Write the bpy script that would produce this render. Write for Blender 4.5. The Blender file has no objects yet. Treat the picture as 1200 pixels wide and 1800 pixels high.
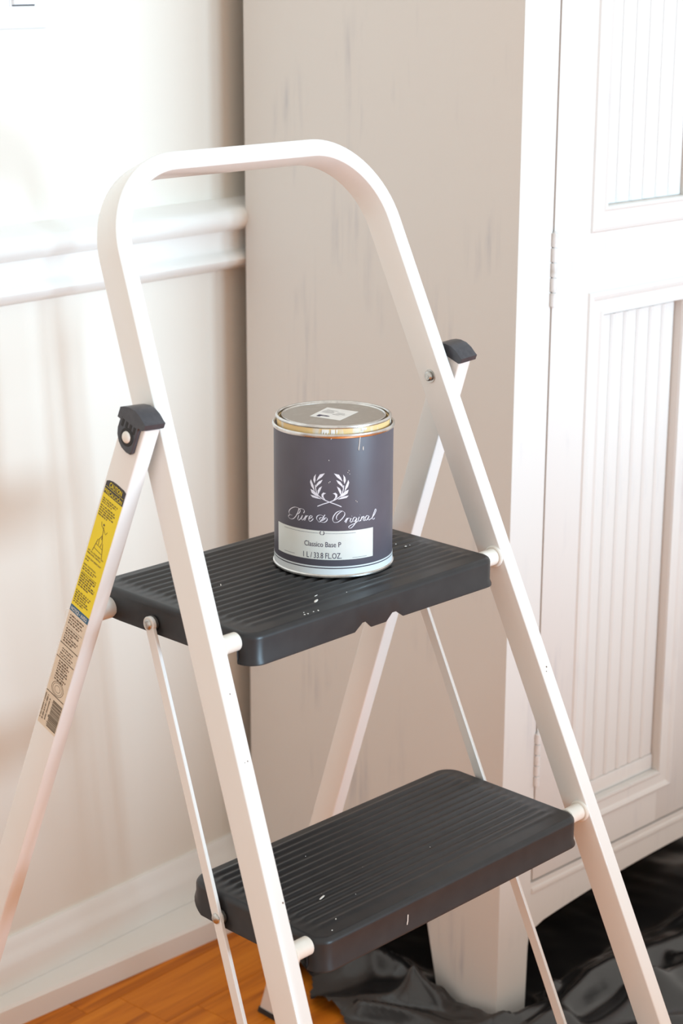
import bpy, bmesh, math, random
from mathutils import Vector, Matrix
random.seed(7)
SC = bpy.context.scene
COL = SC.collection
R = math.radians

# ------------------------------------------------------------------ camera
CAM_POS = Vector((-1.6145, -1.1760, 1.2034))
F_PX, YAW, PITCH, ROLL = 3361.4, R(48.682), R(16.1475), R(0.201)
fw = Vector((math.sin(YAW)*math.cos(PITCH), math.cos(YAW)*math.cos(PITCH), -math.sin(PITCH)))
rt0 = Vector((math.cos(YAW), -math.sin(YAW), 0)); up0 = rt0.cross(fw)
rt = rt0*math.cos(ROLL) + up0*math.sin(ROLL); up = up0*math.cos(ROLL) - rt0*math.sin(ROLL)
cd = bpy.data.cameras.new('camera'); cam = bpy.data.objects.new('camera', cd); COL.objects.link(cam)
M = Matrix((rt, up, -fw)).transposed().to_4x4(); M.translation = CAM_POS
cam.matrix_world = M
cd.sensor_fit = 'VERTICAL'; cd.sensor_height = 36; cd.sensor_width = 24; cd.lens = F_PX/1800*36
cd.clip_start = .05; cd.clip_end = 60
cd.dof.use_dof = True; cd.dof.focus_distance = 1.70; cd.dof.aperture_fstop = 9.0
SC.camera = cam

# ------------------------------------------------------------------ light
W = bpy.data.worlds.new('daylit_room'); SC.world = W; W.use_nodes = True
bg = W.node_tree.nodes['Background']; bg.inputs[0].default_value = (1.0, .945, .87, 1); bg.inputs[1].default_value = .925
def area_lamp(name, x, z, w, h, energy, y, col=(.93, .965, 1)):
    """rectangular area lamp facing the room, for sky beyond the window and added fill"""
    l = bpy.data.lights.new(name, 'AREA'); l.shape = 'RECTANGLE'; l.size = w; l.size_y = h
    l.energy = energy; l.color = col
    o = bpy.data.objects.new(name, l); COL.objects.link(o)
    o.location = (x, y, z); o.rotation_euler = (R(90), 0, 0)
    return o
area_lamp('window_daylight', -.20, 1.50, .24, 1.25, 222, -9, (.54, .80, 1))
area_lamp('window_daylight', -.52, 1.50, .24, 1.25, 222, -9, (.54, .80, 1))
area_lamp('broad_fill_light', 1.35, 1.6, 2.4, 1.4, 480, -9, (.54, .80, 1))  # broad lamp added to wash out the ladder's shadow on the wall
# unseen spot added over the boards; its bounce warms what stands low
sl = bpy.data.lights.new('floor_bounce_spot', 'SPOT'); sl.energy = 7000; sl.color = (1, .95, .80); sl.spot_size = R(12.4); sl.spot_blend = .25; sl.shadow_soft_size = .05
so = bpy.data.objects.new('floor_bounce_spot', sl); COL.objects.link(so); so.location = (-2.4, -9, 6)
so.rotation_euler = (Vector((-.65, -1.86, 0))-so.location).to_track_quat('-Z', 'Y').to_euler()
vs = SC.view_settings
vs.view_transform = 'Standard'; vs.look = 'None'; vs.exposure = 0.0; vs.gamma = 1.0; vs.use_curve_mapping = False
SC.cycles.use_denoising = True

# ------------------------------------------------------------------ materials
def mat(name, col, rough=.5, metal=0., spec=.5, noise=None, bump=None, coat=0.):
    m = bpy.data.materials.new(name); m.use_nodes = True
    nt = m.node_tree; b = nt.nodes['Principled BSDF']
    b.inputs['Base Color'].default_value = (*col, 1); b.inputs['Roughness'].default_value = rough
    b.inputs['Metallic'].default_value = metal; b.inputs['Specular IOR Level'].default_value = spec
    b.inputs['Coat Weight'].default_value = coat
    if noise or bump:
        tc = nt.nodes.new('ShaderNodeTexCoord')
    if noise:
        col2, scale, stretch, lo, hi, detail = noise
        mp = nt.nodes.new('ShaderNodeMapping'); mp.inputs['Scale'].default_value = stretch
        nz = nt.nodes.new('ShaderNodeTexNoise'); nz.inputs['Scale'].default_value = scale; nz.inputs['Detail'].default_value = detail
        cr = nt.nodes.new('ShaderNodeValToRGB')
        cr.color_ramp.elements[0].position = lo; cr.color_ramp.elements[0].color = (*col, 1)
        cr.color_ramp.elements[1].position = hi; cr.color_ramp.elements[1].color = (*col2, 1)
        nt.links.new(tc.outputs['Object'], mp.inputs[0]); nt.links.new(mp.outputs[0], nz.inputs['Vector'])
        nt.links.new(nz.outputs[0], cr.inputs[0]); nt.links.new(cr.outputs[0], b.inputs['Base Color'])
    if bump:
        scale, stretch, strength, dist = bump
        mp2 = nt.nodes.new('ShaderNodeMapping'); mp2.inputs['Scale'].default_value = stretch
        nb = nt.nodes.new('ShaderNodeTexNoise'); nb.inputs['Scale'].default_value = scale; nb.inputs['Detail'].default_value = 4
        bn = nt.nodes.new('ShaderNodeBump'); bn.inputs['Strength'].default_value = strength; bn.inputs['Distance'].default_value = dist
        nt.links.new(tc.outputs['Object'], mp2.inputs[0]); nt.links.new(mp2.outputs[0], nb.inputs['Vector'])
        nt.links.new(nb.outputs[0], bn.inputs['Height']); nt.links.new(bn.outputs[0], b.inputs['Normal'])
    return m

def two_layer(name, base, streak, rough, bumpstr):
    """brushed paint: broad vertical strokes over a greyer ground"""
    m = bpy.data.materials.new(name); m.use_nodes = True
    nt = m.node_tree; b = nt.nodes['Principled BSDF']; b.inputs['Roughness'].default_value = rough
    tc = nt.nodes.new('ShaderNodeTexCoord')
    def nz(scale, stretch, lo, hi):
        mp = nt.nodes.new('ShaderNodeMapping'); mp.inputs['Scale'].default_value = stretch
        n = nt.nodes.new('ShaderNodeTexNoise'); n.inputs['Scale'].default_value = scale; n.inputs['Detail'].default_value = 5
        r = nt.nodes.new('ShaderNodeMapRange'); r.inputs['From Min'].default_value = lo; r.inputs['From Max'].default_value = hi
        nt.links.new(tc.outputs['Object'], mp.inputs[0]); nt.links.new(mp.outputs[0], n.inputs['Vector']); nt.links.new(n.outputs[0], r.inputs[0])
        return r, n
    a, na = nz(7, (2.0, 2.0, .9), .54, .74)
    c, nc = nz(34, (2.6, 2.6, .22), .46, .78)
    mul = nt.nodes.new('ShaderNodeMath'); mul.operation = 'MULTIPLY'; mul.use_clamp = True
    nt.links.new(a.outputs[0], mul.inputs[0]); nt.links.new(c.outputs[0], mul.inputs[1])
    mx = nt.nodes.new('ShaderNodeMix'); mx.data_type = 'RGBA'
    mx.inputs['A'].default_value = (*base, 1); mx.inputs['B'].default_value = (*streak, 1)
    nt.links.new(mul.outputs[0], mx.inputs['Factor']); nt.links.new(mx.outputs['Result'], b.inputs['Base Color'])
    bn = nt.nodes.new('ShaderNodeBump'); bn.inputs['Strength'].default_value = bumpstr; bn.inputs['Distance'].default_value = .0006
    nt.links.new(nc.outputs[0], bn.inputs['Height']); nt.links.new(bn.outputs[0], b.inputs['Normal'])
    return m

m_wall = mat('wall_paint', (.815, .765, .685), .6, noise=((.835, .785, .705), 3, (1, 1, 1), .3, .7, 2), bump=(260, (1, 1, 1), .12, .0004))
m_trim = mat('trim_gloss_paint', (.88, .865, .83), .32, noise=((.86, .845, .805), 8, (1, 1, 1), .35, .7, 3))
m_switch = mat('switch_plastic', (.88, .89, .90), .3, bump=(40, (1, 1, 1), .05, .0002))
m_cab = two_layer('whitewashed_chalk_paint', (.725, .695, .66), (.45, .45, .485), .62, .2)
m_dark_in = mat('cabinet_interior_wood', (.12, .10, .085), .7, noise=((.09, .075, .06), 20, (1, 1, .1), .3, .7, 3))
m_hinge = mat('painted_hinge', (.74, .72, .70), .45, noise=((.60, .56, .52), 90, (1, 1, 1), .5, .75, 3))
m_enamel = mat('white_enamel', (.83, .812, .782), .26, noise=((.82, .80, .765), 14, (1, 1, 1), .45, .7, 3), coat=.25)
m_black = mat('black_coated_steel', (.020, .0195, .021), .38, spec=.42, noise=((.028, .027, .028), 60, (1, 1, 1), .35, .75, 5), bump=(900, (1, 1, 1), .10, .0002))
m_plast = mat('black_moulded_plastic', (.045, .046, .055), .36, noise=((.06, .06, .07), 200, (1, 1, 1), .4, .7, 2), bump=(1500, (1, 1, 1), .12, .0002))
m_rubber = mat('black_rubber', (.03, .03, .03), .8, bump=(700, (1, 1, 1), .1, .0003))
m_zinc = mat('zinc_plated_steel', (.60, .59, .56), .30, metal=1., noise=((.45, .44, .42), 300, (1, 1, 1), .4, .7, 3))
m_nylon = mat('white_nylon', (.84, .80, .73), .32, noise=((.80, .75, .67), 120, (1, 1, 1), .4, .7, 2))
m_floorbase = mat('subfloor', (.10, .045, .018), .7, bump=(50, (1, 1, 1), .1, .001))
m_sheet = mat('black_polythene', (.012, .012, .013), .27, spec=.8, noise=((.016, .016, .017), 12, (1, 1, 1), .4, .7, 3), bump=(30, (1, 1.6, 1), .06, .003))
m_can = mat('can_print_slate_violet', (.088, .080, .100), .46, noise=((.10, .092, .115), 30, (1, 1, 1), .4, .7, 3), bump=(420, (1, 1, 1), .06, .0003))
m_tin = mat('tinplate', (.72, .71, .69), .26, metal=1., noise=((.60, .59, .57), 160, (1, 1, .4), .4, .7, 4))
m_gold = mat('gold_lacquer', (.76, .54, .24), .5, noise=((.70, .62, .50), 120, (1, 1, .3), .52, .62, 4))
m_lidgrey = mat('lid_grey_tin', (.40, .365, .325), .42, metal=.35, noise=((.46, .43, .39), 130, (1, 1, 1), .5, .8, 5))
m_liddark = mat('recess_dark', (.055, .05, .045), .5, noise=((.14, .13, .11), 70, (1, 1, 1), .55, .7, 3))  # dark mottled tone for lid groove, mouth ring, hinge leaf and rocker line
m_ink = mat('print_ink_navy', (.035, .032, .075), .5, noise=((.045, .04, .09), 80, (1, 1, 1), .4, .6, 1))
m_silver = mat('print_pale_lilac', (.80, .79, .86), .4, noise=((.76, .75, .83), 90, (1, 1, 1), .4, .6, 1))
m_label = mat('print_pale_celadon', (.74, .75, .70), .4, noise=((.76, .77, .73), 50, (1, 1, 1), .4, .6, 1))
m_band = mat('print_band_white', (.76, .79, .80), .38, noise=((.74, .77, .78), 50, (1, 1, 1), .4, .6, 1))
m_paper = mat('paper_white', (.84, .84, .82), .55, noise=((.80, .80, .78), 90, (1, 1, 1), .4, .6, 2))
m_drip = mat('dried_white_paint', (.82, .79, .74), .4, bump=(300, (1, 1, 1), .2, .0005))
m_scuff = mat('pale_paint_smear', (.42, .42, .44), .45, noise=((.16, .16, .17), 260, (1, 1, 1), .4, .62, 4))
m_yel = mat('sticker_yellow', (.88, .70, .006), .42, noise=((.86, .68, .005), 50, (1, 1, 1), .4, .6, 1))
m_stk_black = mat('sticker_black', (.035, .028, .03), .45, noise=((.045, .036, .036), 50, (1, 1, 1), .4, .6, 1))
m_stk_blue = mat('sticker_blue', (.025, .115, .21), .45, noise=((.03, .125, .22), 50, (1, 1, 1), .4, .6, 1))
m_stk_beige = mat('sticker_cream', (.76, .645, .50), .5, noise=((.73, .62, .48), 50, (1, 1, 1), .4, .6, 1))
m_stk_ink = mat('sticker_brown_ink', (.10, .065, .035), .5, noise=((.13, .085, .05), 200, (1, 1, 1), .4, .6, 1))

def wood_material():
    m = bpy.data.materials.new('orange_oak_floor'); m.use_nodes = True
    nt = m.node_tree; b = nt.nodes['Principled BSDF']; b.inputs['Roughness'].default_value = .36; b.inputs['Specular IOR Level'].default_value = .18
    tc = nt.nodes.new('ShaderNodeTexCoord'); oi = nt.nodes.new('ShaderNodeObjectInfo')
    add = nt.nodes.new('ShaderNodeVectorMath'); add.operation = 'MULTIPLY_ADD'
    comb = nt.nodes.new('ShaderNodeCombineXYZ')
    for i in range(3): nt.links.new(oi.outputs['Random'], comb.inputs[i])
    add.inputs[1].default_value = (17, 23, 31)
    nt.links.new(comb.outputs[0], add.inputs[0]); nt.links.new(tc.outputs['Object'], add.inputs[2])
    mp = nt.nodes.new('ShaderNodeMapping'); mp.inputs['Scale'].default_value = (2.2, 26, 8)
    nt.links.new(add.outputs[0], mp.inputs[0])
    n = nt.nodes.new('ShaderNodeTexNoise'); n.inputs['Scale'].default_value = 2.0; n.inputs['Detail'].default_value = 7; n.inputs['Distortion'].default_value = .8
    nt.links.new(mp.outputs[0], n.inputs['Vector'])
    cr = nt.nodes.new('ShaderNodeValToRGB')
    e = cr.color_ramp.elements
    e[0].position = .28; e[0].color = (.36, .088, .007, 1); e[1].position = .74; e[1].color = (.76, .255, .022, 1)
    k = e.new(.5); k.color = (.64, .190, .014, 1)
    nt.links.new(n.outputs[0], cr.inputs[0]); nt.links.new(cr.outputs[0], b.inputs['Base Color'])
    return m
m_wood = wood_material()

# ------------------------------------------------------------------ helpers
def prop(o, label=None, cat=None, group=None, kind=None):
    if label: o['label'] = label
    if cat: o['category'] = cat
    if group: o['group'] = group
    if kind: o['kind'] = kind
    return o
def mesh_obj(name, me, m, parent=None):
    if m and not me.materials: me.materials.append(m)
    o = bpy.data.objects.new(name, me); COL.objects.link(o)
    if parent: o.parent = parent
    return o
def from_bm(name, bm, m, parent=None, smooth=False, angle=None):
    bmesh.ops.recalc_face_normals(bm, faces=bm.faces)
    me = bpy.data.meshes.new(name); bm.to_mesh(me); bm.free()
    if smooth:
        for p in me.polygons: p.use_smooth = True
        if angle: me.set_sharp_from_angle(angle=R(angle))
    return mesh_obj(name, me, m, parent)
def pyd(name, v, f, m, parent=None, smooth=False, angle=None, recalc=True):
    bm = bmesh.new(); vs_ = [bm.verts.new(p) for p in v]
    for q in f:
        try: bm.faces.new([vs_[i] for i in q])
        except ValueError: pass
    if not recalc:
        me = bpy.data.meshes.new(name); bm.normal_update(); bm.to_mesh(me); bm.free()
        if smooth:
            for p in me.polygons: p.use_smooth = True
        return mesh_obj(name, me, m, parent)
    return from_bm(name, bm, m, parent, smooth, angle)
def empty(name, loc=(0, 0, 0), rz=0.):
    o = bpy.data.objects.new(name, None); COL.objects.link(o); o.location = loc; o.rotation_euler = (0, 0, rz); o.empty_display_size = .05
    return o
def bm_box(bm, x0, x1, y0, y1, z0, z1, bev=0., seg=2):
    n0 = set(bm.verts)
    r = bmesh.ops.create_cube(bm, size=1); vv = r['verts']
    for v in vv: v.co = Vector((x0+(v.co.x+.5)*(x1-x0), y0+(v.co.y+.5)*(y1-y0), z0+(v.co.z+.5)*(z1-z0)))
    if bev:
        ed = list({e for v in vv for e in v.link_edges})
        bmesh.ops.bevel(bm, geom=ed, offset=bev, segments=seg, affect='EDGES', profile=.5)
def box(name, x0, x1, y0, y1, z0, z1, m, parent=None, bev=.0015):
    bm = bmesh.new(); bm_box(bm, x0, x1, y0, y1, z0, z1, bev)
    return from_bm(name, bm, m, parent, True, 40)
def tube(name, a, b, r, m, parent=None, n=24, dome=0., bev=.0):
    """cylinder from a to b; dome>0 rounds the far end"""
    a = Vector(a); b = Vector(b); d = (b-a); L = d.length; d.normalize()
    q = d.to_track_quat('Z', 'Y').to_matrix()
    rings = [(r-bev, 0), (r, bev)] if bev else [(r, 0)]
    if dome:
        for i in range(7):
            t = i/6*math.pi/2; rings.append((max(r*math.cos(t), 1e-5), L-dome+dome*math.sin(t)))
    else:
        rings += ([(r, L-bev), (r-bev, L)] if bev else [(r, L)])
    v = []; f = []
    for (rr, h) in rings:
        for i in range(n):
            t = 2*math.pi*i/n; v.append(a+q @ Vector((rr*math.cos(t), rr*math.sin(t), h)))
    for k in range(len(rings)-1):
        for i in range(n): f.append((k*n+i, k*n+(i+1) % n, (k+1)*n+(i+1) % n, (k+1)*n+i))
    f.append(tuple(range(n))); f.append(tuple(range((len(rings)-1)*n, len(rings)*n)))
    return pyd(name, v, f, m, parent, True, 35)
def lathe(name, prof, m, parent=None, n=96, closed=False, angle=30):
    v = []; f = []
    for (r, z) in prof:
        for i in range(n):
            t = 2*math.pi*i/n; v.append((r*math.cos(t), r*math.sin(t), z))
    K = len(prof)
    for k in range(K-1 if not closed else K):
        for i in range(n): f.append((k*n+i, k*n+(i+1) % n, ((k+1) % K)*n+(i+1) % n, ((k+1) % K)*n+i))
    if not closed:
        if prof[0][0] > 1e-4: f.append(tuple(range(n)))
        if prof[-1][0] > 1e-4: f.append(tuple(range((K-1)*n, K*n)))
    return pyd(name, v, f, m, parent, True, angle)
def extrude_x(name, prof, x0, x1, m, parent=None, smooth=True, angle=30):
    """profile of (y,z) swept along x"""
    n = len(prof)
    v = [(x0, y, z) for y, z in prof]+[(x1, y, z) for y, z in prof]
    f = [(i, (i+1) % n, n+(i+1) % n, n+i) for i in range(n)]+[tuple(range(n)), tuple(range(n, 2*n))]
    return pyd(name, v, f, m, parent, smooth, angle)
def rrect(hw, hh, r, n=4):
    """rounded rectangle outline centred at 0"""
    pts = []
    for cx, cy, a0 in ((hw-r, hh-r, 0), (-hw+r, hh-r, 90), (-hw+r, -hh+r, 180), (hw-r, -hh+r, 270)):
        for i in range(n+1):
            t = R(a0+90*i/n); pts.append((cx+r*math.cos(t), cy+r*math.sin(t)))
    return pts
def sweep(name, path, side, back, sec, m, parent=None, caps=True):
    """sec: list of (u,v); side: list of per-point u axis; back: v axis"""
    n = len(sec); v = []; f = []
    for p, s in zip(path, side):
        for (a, b) in sec: v.append(p+s*a+back*b)
    for k in range(len(path)-1):
        for i in range(n): f.append((k*n+i, k*n+(i+1) % n, (k+1)*n+(i+1) % n, (k+1)*n+i))
    if caps: f.append(tuple(range(n))); f.append(tuple(range((len(path)-1)*n, len(path)*n)))
    return pyd(name, v, f, m, parent, True, 20)
def text_mesh(txt, size, shear=0., bold=0., align='LEFT', sx=1.):
    """text as mesh data in the xy plane, built from the built-in font"""
    cu = bpy.data.curves.new('text', 'FONT'); cu.body = txt; cu.size = size; cu.align_x = align; cu.shear = shear; cu.offset = bold
    cu.resolution_u = 3
    o = bpy.data.objects.new('text', cu); COL.objects.link(o)
    dg = bpy.context.evaluated_depsgraph_get(); dg.update()
    me = bpy.data.meshes.new_from_object(o.evaluated_get(dg))
    v = [(p.co.x*sx, p.co.y) for p in me.vertices]; f = [tuple(p.vertices) for p in me.polygons]
    bpy.data.objects.remove(o); bpy.data.curves.remove(cu); bpy.data.meshes.remove(me)
    return v, f
def fit_text(txt, width, height=None, **k):
    v, f = text_mesh(txt, 1., **k)
    x0 = min(p[0] for p in v); x1 = max(p[0] for p in v); y0 = min(p[1] for p in v); y1 = max(p[1] for p in v)
    s = width/(x1-x0); sy = s if height is None else height/(y1-y0)
    return [((p[0]-x0)*s, (p[1]-(y0 if height else 0))*sy) for p in v], f
def catmull(pts, k=8):
    P = [Vector(p) for p in pts]; out = []
    for i in range(len(P)-1):
        p0 = P[max(i-1, 0)]; p1 = P[i]; p2 = P[i+1]; p3 = P[min(i+2, len(P)-1)]
        for j in range(k):
            t = j/k
            out.append(.5*((2*p1)+(-p0+p2)*t+(2*p0-5*p1+4*p2-p3)*t*t+(-p0+3*p1-3*p2+p3)*t**3))
    out.append(P[-1]); return out

# ------------------------------------------------------------------ room
WY = .4601
prop(box('wall_back', -3.2, 1.6, WY, WY+.12, 0, 2.7, m_wall, bev=0), kind='structure')
rail = [(0, .926), (-.010, .924), (-.016, .920), (-.028, .918), (-.034, .912), (-.036, .905), (-.033, .897), (-.026, .891),
        (-.018, .889), (-.016, .884), (-.016, .869), (-.018, .864), (-.025, .861), (-.028, .855), (-.025, .849), (-.016, .845), (-.010, .841), (0, .840)]
prop(extrude_x('trim_1', [(WY+y, z) for y, z in rail], -3.2, 1.6, m_trim, angle=50), label='white moulded chair rail along the back wall', kind='structure')
base = [(0, .091), (-.004, .091), (-.007, .086), (-.008, .079), (-.011, .072), (-.015, .066), (-.016, .060), (-.016, 0), (0, 0)]
prop(extrude_x('baseboard_back', [(WY+y, z) for y, z in base], -3.2, 1.6, m_trim, angle=50), kind='structure')
# the floor strip in front of the baseboard stands a little off it towards the wardrobe
sh = []
SX0, SX1 = -.62, .02
for X in (SX0, SX1):
    fy = .392-.0876*(X+.0795)
    for (dy, z) in ((0, 0), (0, .026), (.003, .030), (None, .031), (None, 0)):
        sh.append((X, WY-.0165 if dy is None else fy+dy, z))
prop(pyd('trim_2', sh, [(0, 1, 2, 3, 4), (5, 6, 7, 8, 9)]+[(i, (i+1) % 5, 5+(i+1) % 5, 5+i) for i in range(5)], m_trim), label='white strip along the foot of the baseboard', kind='structure')

# unseen low wall and sill added behind the camera to cut daylight low down
for nm, x0_, x1_, z0_, z1_ in (('light_cut_wall', -3.2, 1.6, 0, .75),):
    prop(box(nm, x0_, x1_, -3.12, -3.0, z0_, z1_, m_wall, bev=0), kind='structure')
prop(box('light_cut_sill', -3.2, 1.6, -3.14, -2.96, .75, .78, m_trim), label='unseen white sill added behind the camera to cut low light', kind='structure')
prop(box('floor', -3.2, 1.6, -3.0, WY, -.06, -.014, m_floorbase, bev=0), kind='structure')
FL = bpy.data.objects['floor']
PW = .083
plank_meshes = {}
def plank_mesh(L):
    if L not in plank_meshes:
        bm = bmesh.new(); bm_box(bm, 0, L-.0004, 0, PW-.0004, -.014, 0, .0004, 1)
        bmesh.ops.recalc_face_normals(bm, faces=bm.faces)
        me = bpy.data.meshes.new('plank'); bm.to_mesh(me); bm.free(); me.materials.append(m_wood); plank_meshes[L] = me
    return plank_meshes[L]
row = 0; y = WY-PW
while y > -3.0:
    x = -3.2+(.0 if row % 3 == 0 else (.35 if row % 3 == 1 else .7))-.7
    while x < 1.6:
        L = random.choice((.6, .9, 1.2))
        xa = max(x, -3.2); xb = min(x+L, 1.6); LL = round(xb-xa, 2)
        if LL > .05:
            o = bpy.data.objects.new('plank', plank_mesh(LL)); COL.objects.link(o); o.parent = FL; o.location = (xa, y, 0)
        x += L
    y -= PW; row += 1

# light switch
ls = empty('light_switch', (-.2718, WY, 1.188))
prop(ls, 'white light switch plate with a rocker on the upper wall', 'light switch')
box('plate', -.035, .035, -.0055, 0, -.0575, .0575, m_switch, ls, bev=.003)
box('rocker_frame', -.0175, .0175, -.0068, -.005, -.0345, .0345, m_switch, ls, bev=.0005)
rk = pyd('rocker', [(-.0155, -.0068, -.0325), (.0155, -.0068, -.0325), (.0155, -.0105, .0325), (-.0155, -.0105, .0325), (-.0155, -.004, -.0325), (.0155, -.004, -.0325), (.0155, -.004, .0325), (-.0155, -.004, .0325),
                    (-.0155, -.0115, -.032), (.0155, -.0115, -.032)], [(8, 9, 2, 3), (0, 1, 9, 8), (4, 7, 6, 5), (0, 4, 5, 1), (1, 5, 6, 2, 9), (0, 8, 3, 7, 4), (3, 2, 6, 7)], m_switch, ls)
box('rocker_shade_line', -.0152, .0152, -.0072, -.005, -.0340, -.0327, m_liddark, ls, bev=0)  # dark box drawing the shaded gap under the rocker
tube('screw', (0, -.0045, -.048), (0, -.0068, -.048), .003, m_switch, ls, 16, dome=.001)

# ------------------------------------------------------------------ wardrobe
CY = R(-4.654)
wd = empty('wardrobe', (0, 0, 0), CY)
prop(wd, 'tall whitewashed wooden wardrobe with panelled doors standing against the wall', 'wardrobe')
CD, CW_, CH, ZB = .4301, .742, 1.92, .1004
# side: one board whose front foot runs down to the floor
def side(x0, x1, name):
    poly = [(.0195, .003), (.0928, .003), (.1128, .092), (.120, .100), (.30, .100), (.318, .092), (.337, .003), (CD, .003), (CD, CH), (.0195, CH)]
    n = len(poly)
    v = [(x0, a, b) for a, b in poly]+[(x1, a, b) for a, b in poly]
    f = [(i, (i+1) % n, n+(i+1) % n, n+i) for i in range(n)]+[tuple(range(n)), tuple(range(n, 2*n))]
    return pyd(name, v, f, m_cab, wd)
side(.0, .018, 'side_panel'); side(CW_-.018, CW_, 'side_panel')
GAP = .0036
def stile(x0, x1, xin0, xin1):
    # front stile running down into a tapering foot
    poly = [(x0, .003), (xin0, .003), (xin1, .0835), (x1, ZB), (x1, CH-.09), (x0, CH-.09)] if xin0 > x0 else None
    n = len(poly)
    v = [(a, 0, b) for a, b in poly]+[(a, .02, b) for a, b in poly]
    f = [(i, (i+1) % n, n+(i+1) % n, n+i) for i in range(n)]+[tuple(range(n)), tuple(range(n, 2*n))]
    o = pyd('stile', v, f, m_cab, wd)
    o.location.y = -.0005
    return o
SX = .0548
stile(.0, SX, .0512, .053)
st2 = stile(.0, SX, .0512, .053); st2.scale.x = -1; st2.location.x = CW_
# arched bottom rail
ZD = .1657
ar = [(SX, ZB)]
for i in range(1, 24):
    t = i/24; xx = SX+(CW_-2*SX)*t; ar.append((xx, ZB+.004+.0215*math.sin(math.pi*t)**.8))
ar.append((CW_-SX, ZB))
poly = ar+[(CW_-SX, ZD-.001), (SX, ZD-.001)]
n = len(poly)
pyd('bottom_rail', [(a, 0, b) for a, b in poly]+[(a, .02, b) for a, b in poly],
    [(i, (i+1) % n, n+(i+1) % n, n+i) for i in range(n)]+[tuple(range(n)), tuple(range(n, 2*n))], m_cab, wd)
box('bottom_moulding', SX+.002, CW_-SX-.002, -.0016, .002, .150, .1585, m_cab, wd, bev=.002)
box('top_rail', 0, CW_, 0, .02, CH-.09, CH, m_cab, wd)
box('back_panel', .018, CW_-.018, CD-.01, CD, .10, CH-.02, m_dark_in, wd)
box('bottom_board', .018, CW_-.018, .022, CD-.01, .125, .143, m_dark_in, wd)
box('top_board', -.02, CW_+.02, -.03, CD, CH, CH+.025, m_cab, wd, bev=.004)

DX0, DX1 = SX+GAP, CW_/2-.001
OX0, OX1 = .1462, .2932       # panel openings in the near door
panels = [(.2353, .8262), (.9457, 1.60)]
DT = CH-.09-.003
slat_me = {}
def door(x0, x1, ox0, ox1):
    d = empty('door', (0, 0, 0)); d.parent = wd
    ZB_ = ZD+.0022
    # frame of stiles and rails
    zs = [ZB_, panels[0][0], panels[0][1], panels[1][0], panels[1][1], DT]
    box('door_stile', x0, ox0, 0, .02, ZB_, DT, m_cab, d, bev=.0003); box('door_stile', ox1, x1, 0, .02, ZB_, DT, m_cab, d, bev=.0003)
    for a, b in ((0, 1), (2, 3), (4, 5)): box('door_rail', ox0, ox1, .0, .02, zs[a], zs[b], m_cab, d, bev=.0)
    for (za, zb) in panels:
        # moulding: raised bead standing off the opening, then a slope down to the panel
        bm = bmesh.new()
        def ring(off, yy): return [bm.verts.new(p) for p in ((ox0-off, yy, za-off), (ox1+off, yy, za-off), (ox1+off, yy, zb+off), (ox0-off, yy, zb+off))]
        rs = [ring(.0275, 0), ring(.026, -.0022), ring(.0225, -.0034), ring(.019, -.0022), ring(.0165, -.0008), ring(.006, -.0002), ring(.0035, -.002), ring(.0008, -.0018), ring(.0004, .0004)]
        for k in range(len(rs)-1):
            for i in range(4): bm.faces.new((rs[k][i], rs[k][(i+1) % 4], rs[k+1][(i+1) % 4], rs[k+1][i]))
        me = bpy.data.meshes.new('moulding'); bm.normal_update(); bmesh.ops.recalc_face_normals(bm, faces=bm.faces); bm.to_mesh(me); bm.free()
        mesh_obj('moulding', me, m_cab, d)
        # panel ground, lower lip and the vertical slats on it
        box('panel', ox0+.0042, ox1+.004, .0125, .018, za-.004, zb+.004, m_cab, d, bev=0)
        NS = 6; pw = (ox1-ox0-.0056)/NS; zl, zh = (za+.021 if za < .5 else za+.001), zb-.004
        key = (round(pw, 5), round(zh-zl, 4))
        if key not in slat_me:
            bm = bmesh.new(); h = zh-zl; pr = [(.0002, 0), (.0002, -.0016), (.0012, -.0022), (.0030, -.0033), (.0050, -.0036), (.0068, -.0030), (.0080, -.0023), (pw*.6, -.0022), (pw-.0014, -.0021), (pw-.0002, -.0015), (pw-.0002, 0)]
            nn = len(pr)
            vv = [bm.verts.new((a, b, 0)) for a, b in pr]+[bm.verts.new((a, b, h)) for a, b in pr]
            for i in range(nn): bm.faces.new((vv[i], vv[(i+1) % nn], vv[nn+(i+1) % nn], vv[nn+i]))
            bm.faces.new(vv[:nn]); bm.faces.new(vv[nn:]); bmesh.ops.recalc_face_normals(bm, faces=bm.faces)
            me = bpy.data.meshes.new('slat'); bm.to_mesh(me); bm.free(); me.materials.append(m_cab); slat_me[key] = me
        for i in range(NS):
            o = bpy.data.objects.new('slat', slat_me[key]); COL.objects.link(o); o.parent = d; o.location = (ox0+.0046+i*pw, .0126, zl)
        if za < .5: box('panel_lip', ox0+.0044, ox1-.0005, .0085, .0126, za+.0002, za+.0205, m_cab, d, bev=.0018)
    return d
door(DX0, DX1, OX0, OX1)
d2 = door(CW_/2+.001, CW_-SX-GAP, CW_-OX1, CW_-OX0)
tube('knob', (CW_/2+.03, .0, 1.0), (CW_/2+.03, -.022, 1.0), .011, m_hinge, d2, dome=.006)
box('gap_dark_strip', .019, SX+.022, .0205, .034, ZD-.02, CH-.02, m_dark_in, wd, bev=0)  # dark strip added behind the gap, standing in for the unlit interior
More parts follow.
